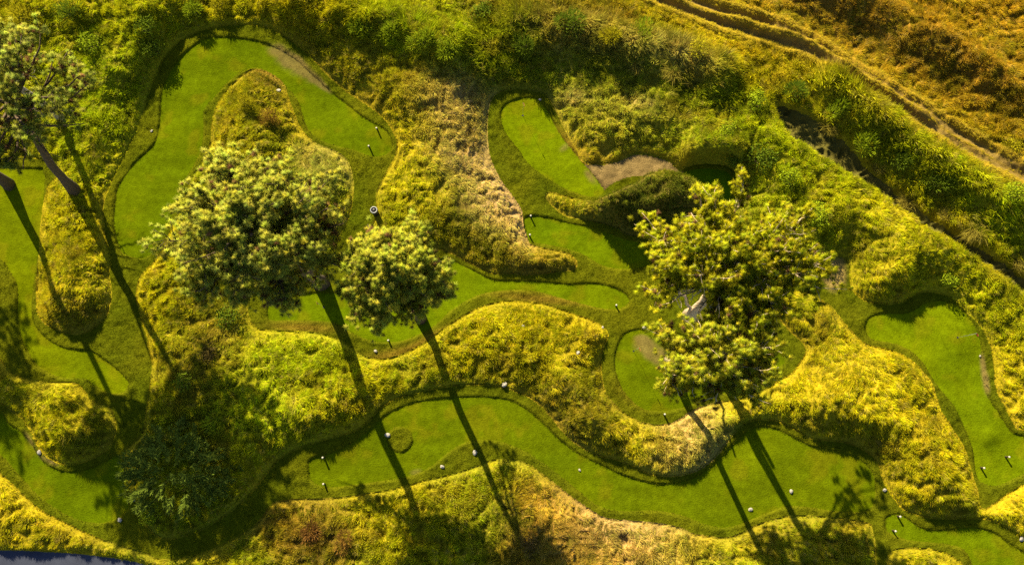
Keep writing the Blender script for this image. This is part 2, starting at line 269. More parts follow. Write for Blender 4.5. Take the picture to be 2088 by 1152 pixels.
def zone_colour(x, y):
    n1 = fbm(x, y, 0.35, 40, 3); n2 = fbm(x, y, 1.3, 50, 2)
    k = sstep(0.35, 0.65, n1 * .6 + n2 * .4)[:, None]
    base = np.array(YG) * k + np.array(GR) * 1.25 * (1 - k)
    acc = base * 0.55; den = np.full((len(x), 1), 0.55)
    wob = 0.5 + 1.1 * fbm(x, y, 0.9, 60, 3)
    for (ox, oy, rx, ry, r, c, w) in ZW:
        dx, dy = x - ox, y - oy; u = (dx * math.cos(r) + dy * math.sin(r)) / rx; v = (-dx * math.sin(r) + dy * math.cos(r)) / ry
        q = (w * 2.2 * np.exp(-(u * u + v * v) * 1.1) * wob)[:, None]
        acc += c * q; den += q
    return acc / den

# ------------------------------------------------------------------ materials
def mat(name): 
    m = bpy.data.materials.new(name); m.use_nodes = True
    nt = m.node_tree; nt.nodes.clear()
    out = nt.nodes.new('ShaderNodeOutputMaterial')
    return m, nt, out
def N(nt, t, **kw):
    n = nt.nodes.new(t)
    for k, v in kw.items(): setattr(n, k, v)
    return n
def setin(n, **kw):
    for k, v in kw.items(): n.inputs[k].default_value = v
def plain(name, col, rough=0.8, spread=0.25, scale=8.0, bump=0.2, spec=0.3):
    m, nt, out = mat(name); L = nt.links.new
    b = N(nt, 'ShaderNodeBsdfPrincipled'); setin(b, Roughness=rough); b.inputs['Specular IOR Level'].default_value = spec
    tc = N(nt, 'ShaderNodeTexCoord'); no = N(nt, 'ShaderNodeTexNoise'); setin(no, Scale=scale, Detail=5.0, Roughness=0.65)
    L(tc.outputs['Object'], no.inputs['Vector'])
    mx = N(nt, 'ShaderNodeMix', data_type='RGBA')
    mx.inputs[6].default_value = (*[c * (1 - spread) for c in col], 1); mx.inputs[7].default_value = (*[min(1, c * (1 + spread)) for c in col], 1)
    L(no.outputs['Fac'], mx.inputs[0]); L(mx.outputs[2], b.inputs['Base Color'])
    bp = N(nt, 'ShaderNodeBump'); setin(bp, Strength=bump, Distance=0.03); L(no.outputs['Fac'], bp.inputs['Height']); L(bp.outputs[0], b.inputs['Normal'])
    L(b.outputs[0], out.inputs[0]); return m
def leafmat(name, source, transl=0.35, vary=0.35, attr='tint'):
    """thin blades, leaves or needles; colour from the instance, the object or the mesh"""
    m, nt, out = mat(name); L = nt.links.new
    if source == 'instance': a = N(nt, 'ShaderNodeAttribute', attribute_type='INSTANCER', attribute_name=attr); colr = a.outputs['Color']
    elif source == 'object': a = N(nt, 'ShaderNodeObjectInfo'); colr = a.outputs['Color']
    else: a = N(nt, 'ShaderNodeAttribute', attribute_name=attr); colr = a.outputs['Color']
    v = N(nt, 'ShaderNodeAttribute', attribute_name='blade')
    mr = N(nt, 'ShaderNodeMapRange'); setin(mr, **{'To Min': 1 - vary, 'To Max': 1 + vary}); L(v.outputs['Fac'], mr.inputs['Value'])
    mu = N(nt, 'ShaderNodeVectorMath', operation='SCALE'); L(colr, mu.inputs[0]); L(mr.outputs[0], mu.inputs['Scale'])
    d = N(nt, 'ShaderNodeBsdfDiffuse'); t = N(nt, 'ShaderNodeBsdfTranslucent'); ms = N(nt, 'ShaderNodeMixShader'); setin(ms, Fac=transl)
    L(mu.outputs[0], d.inputs['Color']); L(mu.outputs[0], t.inputs['Color']); L(d.outputs[0], ms.inputs[1]); L(t.outputs[0], ms.inputs[2]); L(ms.outputs[0], out.inputs[0])
    return m
def turf(name, scale1, amt, fine, bumpd, stripe=0.0):
    """ground sheet: its colour attribute broken up by grain and mottling"""
    m, nt, out = mat(name); L = nt.links.new
    b = N(nt, 'ShaderNodeBsdfPrincipled'); setin(b, Roughness=0.9); b.inputs['Specular IOR Level'].default_value = 0.0
    a = N(nt, 'ShaderNodeAttribute', attribute_name='tint')
    tc = N(nt, 'ShaderNodeTexCoord')
    n1 = N(nt, 'ShaderNodeTexNoise'); setin(n1, Scale=scale1, Detail=4.0, Roughness=0.6); L(tc.outputs['Object'], n1.inputs['Vector'])
    n2 = N(nt, 'ShaderNodeTexNoise'); setin(n2, Scale=fine, Detail=3.0, Roughness=0.7); L(tc.outputs['Object'], n2.inputs['Vector'])
    ad = N(nt, 'ShaderNodeMath', operation='ADD'); L(n1.outputs['Fac'], ad.inputs[0]); L(n2.outputs['Fac'], ad.inputs[1])
    mr = N(nt, 'ShaderNodeMapRange'); setin(mr, **{'From Min': 0.6, 'From Max': 1.4, 'To Min': 1 - amt, 'To Max': 1 + amt}); L(ad.outputs[0], mr.inputs['Value'])
    mu = N(nt, 'ShaderNodeVectorMath', operation='SCALE'); L(a.outputs['Color'], mu.inputs[0]); L(mr.outputs[0], mu.inputs['Scale'])
    L(mu.outputs[0], b.inputs['Base Color'])
    bp = N(nt, 'ShaderNodeBump'); setin(bp, Strength=1.0, Distance=bumpd); L(n2.outputs['Fac'], bp.inputs['Height']); L(bp.outputs[0], b.inputs['Normal'])
    L(b.outputs[0], out.inputs[0]); return m
M_SOIL = turf('soil_thatch', 1.2, 0.45, 9.0, 0.06)
M_GREEN = turf('putting_turf', 2.6, 0.42, 13.0, 0.035)
M_COLLAR = turf('collar_turf', 2.0, 0.40, 11.0, 0.07)
M_DIRT = turf('bark_dirt', 2.2, 0.45, 14.0, 0.05)
M_ASPH = turf('asphalt', 1.0, 0.25, 40.0, 0.01)
M_PATH = turf('trodden_path', 0.8, 0.3, 12.0, 0.04)
M_GRASS = leafmat('grass_blade', 'instance', 0.35, 0.40)
M_NEEDLE = leafmat('pine_needle', 'instance', 0.55, 0.40)
M_LEAF = leafmat('leaf', 'object', 0.30, 0.45)
M_BARK = plain('pine_bark', (.085, .058, .038), 0.9, 0.45, 6.0, 0.6)
M_BARKP = plain('pale_bark', (.42, .33, .23), 0.9, 0.35, 7.0, 0.6)
M_DEAD = plain('weathered_wood', (.27, .23, .19), 0.85, 0.3, 9.0, 0.5)
M_ROCK = plain('pale_rock', (.25, .235, .215), 0.85, 0.45, 5.0, 0.6)
M_POST = plain('dark_wood_post', (.045, .032, .022), 0.7, 0.2, 20.0, 0.2)
M_WHITE = plain('white_paint', (.38, .36, .31), 0.5, 0.05, 20.0, 0.05)
M_STEEL = plain('grey_metal', (.26, .27, .29), 0.4, 0.1, 20.0, 0.05)
M_BLACK = plain('black_liner', (.012, .012, .016), 0.5, 0.2, 20.0, 0.05)
M_FLAGR = plain('red_cloth', (.30, .06, .02), 0.8, 0.15, 15.0, 0.05)
M_FLAGO = plain('orange_cloth', (.70, .25, .10), 0.8, 0.15, 15.0, 0.05)

# ------------------------------------------------------------------ object helpers
def tag(o, label=None, cat=None, group=None, kind=None):
    if label: o['label'] = label
    if cat: o['category'] = cat
    if group: o['group'] = group
    if kind: o['kind'] = kind
    return o
def empty(name, loc, rz=0.0):
    o = bpy.data.objects.new(name, None); o.location = loc; o.rotation_euler = (0, 0, rz); o.empty_display_size = 0.2
    COL.objects.link(o); return o
class MB:
    def __init__(s): s.v = []; s.f = []; s.b = []
    def tube(s, pts, rad, n=6, cap=True, wob=0.0):
        pts = [Vector(p) for p in pts]; base = len(s.v); up = Vector((0.13, 0.21, 0.97))
        for i, p in enumerate(pts):
            t = (pts[min(i + 1, len(pts) - 1)] - pts[max(i - 1, 0)])
            t = t.normalized() if t.length > 1e-9 else Vector((0, 0, 1))
            a = t.cross(up if abs(t.dot(up)) < 0.9 else Vector((1, 0, 0))).normalized(); b = t.cross(a)
            for k in range(n):
                an = 2 * math.pi * k / n; r = rad[i] * (1 + (random.uniform(-wob, wob) if wob else 0))
                s.v.append(p + (a * math.cos(an) + b * math.sin(an)) * r)
        for i in range(len(pts) - 1):
            for k in range(n):
                s.f.append((base + i * n + k, base + i * n + (k + 1) % n, base + (i + 1) * n + (k + 1) % n, base + (i + 1) * n + k))
        if cap:
            s.f.append(tuple(base + k for k in range(n))[::-1]); e = base + (len(pts) - 1) * n
            s.f.append(tuple(e + k for k in range(n)))
    def lathe(s, prof, n=16):
        base = len(s.v)
        for r, z in prof:
            for k in range(n): s.v.append(Vector((r * math.cos(2 * math.pi * k / n), r * math.sin(2 * math.pi * k / n), z)))
        for i in range(len(prof) - 1):
            for k in range(n):
                s.f.append((base + i * n + k, base + i * n + (k + 1) % n, base + (i + 1) * n + (k + 1) % n, base + (i + 1) * n + k))
        s.f.append(tuple(base + k for k in range(n))[::-1]); e = base + (len(prof) - 1) * n; s.f.append(tuple(e + k for k in range(n)))
    def blade(s, root, d, length, width, droop, seg=3, side=None, val=None):
        """a tapering arched blade leaving root along d"""
        p = Vector(root); d = Vector(d).normalized(); side = side or d.cross(Vector((random.gauss(0, .4), random.gauss(0, .4), 1))).normalized()
        val = random.random() if val is None else val
        base = len(s.v)
        for i in range(seg):
            w = width * (1 - 0.55 * i / seg) * 0.5
            s.v += [p - side * w, p + side * w]; s.b += [val, val]
            p = p + d * (length / seg); d = (d + Vector((0, 0, -droop / seg))).normalized()
        s.v.append(p); s.b.append(val)
        for i in range(seg - 1):
            a = base + 2 * i; s.f.append((a, a + 1, a + 3, a + 2))
        a = base + 2 * (seg - 1); s.f.append((a, a + 1, a + 2))
    def leaf(s, p, d, nrm, L, w, val=None):
        p = Vector(p); d = Vector(d).normalized(); sd = d.cross(Vector(nrm)).normalized(); val = random.random() if val is None else val
        b = len(s.v); s.v += [p, p + d * L * .45 + sd * w * .5, p + d * L, p + d * L * .45 - sd * w * .5]; s.b += [val] * 4
        s.f.append((b, b + 1, b + 2, b + 3))
    def mesh(s, name, m, smooth=False):
        me = bpy.data.meshes.new(name); me.from_pydata([tuple(v) for v in s.v], [], s.f)
        if s.b:
            a = me.attributes.new('blade', 'FLOAT', 'POINT'); a.data.foreach_set('value', np.array(s.b, np.float32))
        if smooth: me.polygons.foreach_set('use_smooth', [True] * len(me.polygons))
        me.materials.append(m); return me
    def obj(s, name, m, parent=None, smooth=False):
        o = bpy.data.objects.new(name, s.mesh(name, m, smooth)); COL.objects.link(o)
        if parent: o.parent = parent
        return o
def scatter(name, pts, rot, scl, tint, proto, parent=None):
    """points carrying rotation, size and colour; geometry nodes set the tuft on each"""
    me = bpy.data.meshes.new(name); n = len(pts)
    me.vertices.add(n); me.vertices.foreach_set('co', np.asarray(pts, np.float32).ravel())
    for nm, ty, key, arr in (('rot', 'FLOAT_VECTOR', 'vector', rot), ('scl', 'FLOAT_VECTOR', 'vector', scl)):
        a = me.attributes.new(nm, ty, 'POINT'); a.data.foreach_set(key, np.asarray(arr, np.float32).ravel())
    a = me.attributes.new('tint', 'FLOAT_COLOR', 'POINT'); a.data.foreach_set('color', np.c_[tint, np.ones(n)].astype(np.float32).ravel())
    o = bpy.data.objects.new(name, me); COL.objects.link(o)
    if parent: o.parent = parent
    g = bpy.data.node_groups.new(name + '_nodes', 'GeometryNodeTree')
    g.interface.new_socket('Geometry', in_out='INPUT', socket_type='NodeSocketGeometry'); g.interface.new_socket('Geometry', in_out='OUTPUT', socket_type='NodeSocketGeometry')
    gi = g.nodes.new('NodeGroupInput'); go = g.nodes.new('NodeGroupOutput'); ip = g.nodes.new('GeometryNodeInstanceOnPoints')
    oi = g.nodes.new('GeometryNodeObjectInfo'); oi.inputs['Object'].default_value = proto; oi.inputs['As Instance'].default_value = True
    ar = g.nodes.new('GeometryNodeInputNamedAttribute'); ar.data_type = 'FLOAT_VECTOR'; ar.inputs['Name'].default_value = 'rot'
    asx = g.nodes.new('GeometryNodeInputNamedAttribute'); asx.data_type = 'FLOAT_VECTOR'; asx.inputs['Name'].default_value = 'scl'
    er = g.nodes.new('FunctionNodeEulerToRotation'); L = g.links.new
    L(gi.outputs[0], ip.inputs['Points']); L(oi.outputs['Geometry'], ip.inputs['Instance'])
    L(ar.outputs['Attribute'], er.inputs[0]); L(er.outputs[0], ip.inputs['Rotation']); L(asx.outputs['Attribute'], ip.inputs['Scale'])
    L(ip.outputs[0], go.inputs[0])
    md = o.modifiers.new('tufts', 'NODES'); md.node_group = g
    return o
def proto(name, mb, m, nrm=None):
    me = mb.mesh(name, m)
    if nrm is not None: rounded(me, nrm)
    return bpy.data.objects.new(name, me)
def rounded(me, centre):
    """shading normals that follow the rounded mass of a leaf clump"""
    c = Vector(centre); me.polygons.foreach_set('use_smooth', [True] * len(me.polygons))
    me.normals_split_custom_set_from_vertices([((v.co - c).normalized() + Vector((0, 0, .15))).normalized() for v in me.vertices])

# ------------------------------------------------------------------ ground sheets, cut out of one grid
# vertices near an outline are pulled onto it so that the edges run clean
PX, PY = GX.copy(), GY.copy()
moved = np.zeros((NX, NY), bool)
for D in [DGA, DM, DROAD, DGUL]:
    gx = np.gradient(D, AX, axis=0); gy = np.gradient(D, AY, axis=1); gl = np.maximum(np.hypot(gx, gy), 0.3)
    m = (np.abs(D) < STEP * 0.5) & ~moved & (GX > -36.4) & (GX < 36.4) & (GY > -9.7) & (GY < 31.4)
    PX[m] -= (D * gx / gl ** 2)[m]; PY[m] -= (D * gy / gl ** 2)[m]; moved |= m
def fc(D): return 0.25 * (D[:-1, :-1] + D[1:, :-1] + D[:-1, 1:] + D[1:, 1:])
cls = np.zeros((NX - 1, NY - 1), int)                     # 0 ground
cls[fc(DGUL) < 0] = 3
cls[fc(DM) < 0] = 1
names = list(DG.keys())
for i, k in enumerate(names): cls[fc(DG[k]) < 0] = 10 + i
cls[(fc(DDIRT) < 0) & (cls < 10)] = 4
cls[fc(DROAD) < 0] = 2
idx = np.arange(NX * NY).reshape(NX, NY)
quads = np.stack([idx[:-1, :-1], idx[1:, :-1], idx[1:, 1:], idx[:-1, 1:]], -1)
co = np.stack([PX, PY, Z], -1).reshape(-1, 3)
# colour of each sheet, per vertex
fx, fy = GX.ravel(), GY.ravel()
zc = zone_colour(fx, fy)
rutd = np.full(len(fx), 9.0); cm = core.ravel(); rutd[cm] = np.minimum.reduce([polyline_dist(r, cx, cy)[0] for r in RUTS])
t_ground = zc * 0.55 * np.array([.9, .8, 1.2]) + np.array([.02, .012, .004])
rk_ = np.exp(-(rutd / .3) ** 2)[:, None]; t_ground = t_ground * (1 - rk_) + np.array([.16, .11, .03]) * rk_
nf = fbm(fx, fy, 0.5, 70, 3)[:, None]
t_collar = np.array([.050, .068, .002]) * (1 - nf) + np.array([.088, .090, .003]) * nf
t_green = np.array([.052, .078, .001]) * (1 - nf) + np.array([.080, .104, .001]) * nf
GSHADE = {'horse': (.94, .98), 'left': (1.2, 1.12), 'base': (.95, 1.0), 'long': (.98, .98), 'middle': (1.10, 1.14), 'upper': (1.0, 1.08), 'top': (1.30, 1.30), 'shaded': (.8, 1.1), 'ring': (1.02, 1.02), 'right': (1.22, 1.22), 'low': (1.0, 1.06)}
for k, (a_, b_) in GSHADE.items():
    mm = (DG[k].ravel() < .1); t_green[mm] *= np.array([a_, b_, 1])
st_ = fbm(fx * .35 + fy * .1, fy * 1.6, 1.1, 77, 3)[:, None]; t_green = t_green * (.80 + .40 * st_)
pt_ = sstep(.55, .75, fbm(fx, fy, .9, 79, 3))[:, None] * .35; t_green = t_green * (1 - pt_) + np.array([.120, .105, .003]) * pt_
def blob(px, py, r, ry=None, rot=0.0):
    o = P(px, py); sc = np.hypot(*(P(px + 1, py) - o)); ry = ry or r
    dx, dy = (fx - o[0]) / sc, -(fy - o[1]) / sc
    u = (dx * math.cos(rot) + dy * math.sin(rot)) / r; v = (-dx * math.sin(rot) + dy * math.cos(rot)) / ry
    return np.exp(-(u * u + v * v))
wear = np.zeros(len(fx))
for b in [(580,112,45,16,.6),(625,150,45,10,.65),(655,175,30,6,.65),(600,135,60,22,.6),(1315,705,26,20,0),(1335,725,22,18,0),(1360,730,20,22,.3),(2009,775,9,40,.05),(2003,740,5,22,0),(1150,300,10,22,.9),(1205,362,24,10,.9),(30,830,40,10,.7),(105,940,30,7,.4),(65,900,30,7,.9),(845,962,18,8,-.3),(1310,690,16,8,.2),(1410,655,20,12,0)]:
    wear += blob(*b)
wear = .8 * sstep(0.30, 1.15, wear * (0.45 + 1.0 * fbm(fx, fy, 1.6, 90, 3)))[:, None]
drt = np.array([.125, .088, .034])
t_green = t_green * (1 - wear * .85) + drt * wear * .85
t_collar = t_collar * (1 - wear * .9) + drt * wear * .9
d2 = sstep(0.25, -0.35, DD2.ravel() + 0.4 * (fbm(fx, fy, 1.5, 95, 2) - .5))[:, None]
t_collar = t_collar * (1 - d2) + np.array([.17, .125, .04]) * d2
brn = (blob(1165,300,12,50,-.55) + blob(800,725,70,14,-.2) + blob(880,690,60,10,-.5) + blob(1100,610,90,10,.1) + blob(620,668,70,10,.05) + blob(1300,800,40,25,.5) * .5).clip(0, 1)[:, None] * .7
t_collar = t_collar * (1 - brn) + np.array([.165, .105, .012]) * brn
t_dirt = np.array([.085, .060, .024]) * (1 - .5 * nf) + np.array([.20, .145, .062]) * nf * .8
t_road = np.tile([.040, .046, .075], (len(fx), 1)); t_path = np.tile([.075, .068, .016], (len(fx), 1)) * (0.6 + .8 * nf)  # blue sheen of the sky is mixed into the asphalt colour
def sheet(name, mask, tint, m, lift=0.0):
    q = quads[mask]; u, inv = np.unique(q.ravel(), return_inverse=True)
    me = bpy.data.meshes.new(name); c = co[u].copy(); c[:, 2] += lift
    me.vertices.add(len(u)); me.vertices.foreach_set('co', c.astype(np.float32).ravel())
    nq = len(q); me.loops.add(nq * 4); me.loops.foreach_set('vertex_index', inv.astype(np.int32))
    me.polygons.add(nq); me.polygons.foreach_set('loop_start', np.arange(nq, dtype=np.int32) * 4)
    me.polygons.foreach_set('use_smooth', np.ones(nq, bool)); me.update(calc_edges=True)
    a = me.attributes.new('tint', 'FLOAT_COLOR', 'POINT'); a.data.foreach_set('color', np.c_[tint[u], np.ones(len(u))].astype(np.float32).ravel())
    me.materials.append(m); o = bpy.data.objects.new(name, me); COL.objects.link(o); return o
tag(sheet('ground', cls == 0, t_ground, M_SOIL), 'thatchy ground under the long grass of the mounds', kind='structure')
tag(sheet('fairway_collar', cls == 1, t_collar, M_COLLAR), 'closely mown darker turf collar running round all the putting greens', kind='structure')
tag(sheet('road', cls == 2, t_road, M_ASPH), 'dark asphalt road, blue sky sheen put into its colour, cutting the bottom left corner', kind='structure')
tag(sheet('gully_path', cls == 3, t_path, M_PATH), 'shaded bare path along the bottom of the gully', kind='structure')
tag(sheet('dirt_path', cls == 4, t_dirt, M_DIRT), 'pale brown bark and dirt patch at the foot of the dark crest mound', kind='structure')
GL = {'horse': 'horseshoe shaped green curling over the tallest pine at upper left', 'left': 'green at the left edge wrapping round the rounded grass mound',
 'base': 'half shaded green in the bottom left corner beside the dark bush', 'long': 'longest wavy green, crossed by thin tree shadows along the bottom',
 'middle': 'narrow curved green running under the two middle pines', 'upper': 'short green with two finger shadows below the dark crest mound',
 'top': 'bright leaf shaped green with flagstick below the top bank', 'shaded': 'small green wholly in shade right of the crest mound',
 'ring': 'rounded green with a worn bare patch half under the small pine', 'right': 'bright green with a soft knoll near the right edge', 'low': 'narrow green running off the bottom right corner'}
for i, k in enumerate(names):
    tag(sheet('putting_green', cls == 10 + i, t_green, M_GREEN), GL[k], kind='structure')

# ------------------------------------------------------------------ grass tufts
def tuft(nb, spread, lo, hi, lean, jit, width, droop, seg=3):
    b = MB()
    for _ in range(nb):
        r = spread * math.sqrt(random.random()); a = random.uniform(0, 2 * math.pi)
        d = Vector((lean + random.gauss(0, jit), random.gauss(0, jit), 1.0))
        b.blade((r * math.cos(a), r * math.sin(a), -0.02), d, random.uniform(lo, hi), width * random.uniform(.7, 1.3), droop * random.uniform(.6, 1.3), seg)
    return b
T_LODGE = proto('lodged_tuft', tuft(18, .08, .15, .36, 1.25, .34, .019, 1.0, 3), M_GRASS)
T_STAND = proto('standing_tuft', tuft(16, .08, .16, .32, .45, .40, .020, .7, 3), M_GRASS)
T_SHORT = proto('short_tuft', tuft(16, .09, .030, .058, .1, .7, .016, .6, 2), M_GRASS)
T_REED = proto('reed_tuft', tuft(15, .12, .35, .70, .55, .34, .030, 1.1, 4), M_GRASS)
def jgrid(s):
    x, y = np.meshgrid(np.arange(-36.2, 36.2, s), np.arange(-9.6, 31.3, s), indexing='ij')
    x = x.ravel() + RNG.uniform(-.55, .55, x.size) * s; y = y.ravel() + RNG.uniform(-.55, .55, y.size) * s
    return x, y
x, y = jgrid(0.104)
d = np.minimum(bil(DM, x, y), bil(DROAD, x, y)); g = bil(DGUL, x, y)
ruts = np.minimum.reduce([polyline_dist(r, x, y)[0] for r in RUTS])
tan_o = [P(1020, 400), P(960, 330), P(930, 240), P(1062, 470)]
bare = np.maximum.reduce([np.exp(-((x - o[0]) ** 2 + (y - o[1]) ** 2) / 1.3 ** 2) for o in tan_o])
keep = (d > 0.03) & (g > 0.22) & (RNG.random(len(x)) > bare * .55) & ((ruts > .28) | (RNG.random(len(x)) > .95))
x, y, d, g, ruts, bare = x[keep], y[keep], d[keep], g[keep], ruts[keep], bare[keep]
zz = bil(Z, x, y); sx, sy = bil(GZX, x, y), bil(GZY, x, y)
ang = 2 * math.pi * 1.6 * fbm(x, y, 0.30, 100, 2) + 2.2 * (fbm(x, y, 1.1, 110, 2) - .5)
dirx = np.cos(ang) - .9 * sx; diry = np.sin(ang) - .9 * sy
# where it is dry to the upper right the grass lies along the slope
ang = np.arctan2(diry, dirx) + RNG.normal(0, .33, len(x))
clump = clumps(x, y)
size = 0.78 * (0.45 + 0.80 * sstep(.3, .75, clump)) * (.62 + .38 * sstep(.5, 1.1, ruts)) * (0.38 + 0.62 * sstep(0, .9, d)) * RNG.uniform(.75, 1.25, len(x))
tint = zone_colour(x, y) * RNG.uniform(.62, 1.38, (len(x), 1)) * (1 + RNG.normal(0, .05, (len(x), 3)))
pq = sstep(.50, .68, fbm(x, y, 1.7, 150, 3))[:, None] * .50 * (1 - bare[:, None]); tint = tint * (1 - pq) + np.array([.105, .125, .006]) * pq
pb = sstep(.60, .74, fbm(x, y, .8, 160, 3))[:, None] * .30 * (1 - bare[:, None]); tint = tint * (1 - pb) + np.array([.30, .19, .02]) * pb
straw = (RNG.random(len(x)) < .09)[:, None]; tint = np.where(straw, tint * .5 + np.array([.17, .13, .035]), tint)
rl = np.exp(-((ruts - .5) / .25) ** 2)[:, None] * .7; tint = tint * (1 - rl) + np.array([.46, .36, .035]) * rl; tint = np.clip(tint, .003, .6)
tallw = np.exp(-(np.minimum.reduce([polyline_dist(RIDGES[k][0], x, y)[0] for k in (2, 3, 4)]) / 1.3) ** 2)
tall = RNG.random(len(x)) < tallw * .6 * sstep(.5, 1.6, d)
stand = ~tall & (RNG.random(len(x)) < sstep(.42, .62, fbm(x, y, .3, 130, 2)) * .6)
lodge = ~tall & ~stand
def put(name, m, proto_, label, xs=1.0):
    n = m.sum(); r = np.c_[RNG.normal(0, .10, n), RNG.normal(0, .10, n), ang[m]]
    s = size[m] * xs
    tag(scatter(name, np.c_[x[m], y[m], zz[m]], r, np.c_[s, s, s * RNG.uniform(.85, 1.15, n)], tint[m], proto_), label, 'grass', kind='stuff')
put('lodged_grass', lodge, T_LODGE, 'long yellow green grass lying in swirls over the mounds')
put('standing_grass', stand, T_STAND, 'upright long grass mixed through the swirling rough', 1.0)
put('reed_grass', tall, T_REED, 'tall coarse grass along the top banks and the gully', .9)
x, y = jgrid(0.095)
dm = bil(DM, x, y); dgn = bil(DGA, x, y); di = np.minimum(bil(DDIRT, x, y), bil(DD2, x, y) + .3)
keep = (dm < -0.0) & (dgn > 0.03) & (di > RNG.uniform(-.1, .15, len(x))) & (bil(DROAD, x, y) > 0)
wv = bil(wear[:, 0].reshape(NX, NY), x, y); keep &= RNG.random(len(x)) > wv
x, y = x[keep], y[keep]
tc3 = np.stack([bil(t_collar[:, k].reshape(NX, NY), x, y) for k in range(3)], 1)
n = len(x); s = RNG.uniform(.7, 1.35, n) * (.7 + .7 * fbm(x, y, 1.4, 140, 2))
tag(scatter('collar_grass', np.c_[x, y, bil(Z, x, y)], np.c_[RNG.normal(0, .15, n), RNG.normal(0, .15, n), RNG.uniform(0, 6.3, n)], np.c_[s, s, s],
    np.clip(tc3 * RNG.uniform(.75, 1.3, (n, 1)), .003, .4), T_SHORT), 'short mown grass of the collar between greens and rough', 'grass', kind='stuff')

# ------------------------------------------------------------------ pines
def needle_tuft(nn, L, w):
    b = MB()
    for _ in range(nn):
        u = random.uniform(-.15, 1); a = random.uniform(0, 2 * math.pi); r = math.sqrt(max(0, 1 - u * u))
        d = Vector((r * math.cos(a), r * math.sin(a), u + .15)).normalized()
        sd = d.cross(Vector((random.gauss(0, 1), random.gauss(0, 1), random.gauss(0, 1)))).normalized() * w
        p0 = Vector((0, 0, random.uniform(-.12, .02))) + d * .01; p1 = p0 + d * L * random.uniform(.7, 1.1)
        k = len(b.v); b.v += [p0 - sd * .5, p0 + sd * .5, p1 + sd * .22, p1 - sd * .22]; b.b += [random.random()] * 4
        fl = sd.cross(d).dot((p0 + p1) * .5 + Vector((0, 0, .35))) > 0; b.f.append((k, k + 1, k + 2, k + 3) if fl else (k + 3, k + 2, k + 1, k))
    return b
T_NEEDLE = proto('needle_tuft', needle_tuft(90, .155, .0125), M_NEEDLE, (0, 0, -.12))
def curve(a, b, sag=0.0, n=5, wob=0.0):
    a, b = Vector(a), Vector(b); out = []
    for i in range(n + 1):
        t = i / n; p = a.lerp(b, t); p.z += sag * 4 * t * (1 - t)
        if 0 < i < n and wob: p += Vector((random.gauss(0, wob), random.gauss(0, wob), random.gauss(0, wob)))
        out.append(p)
    return out
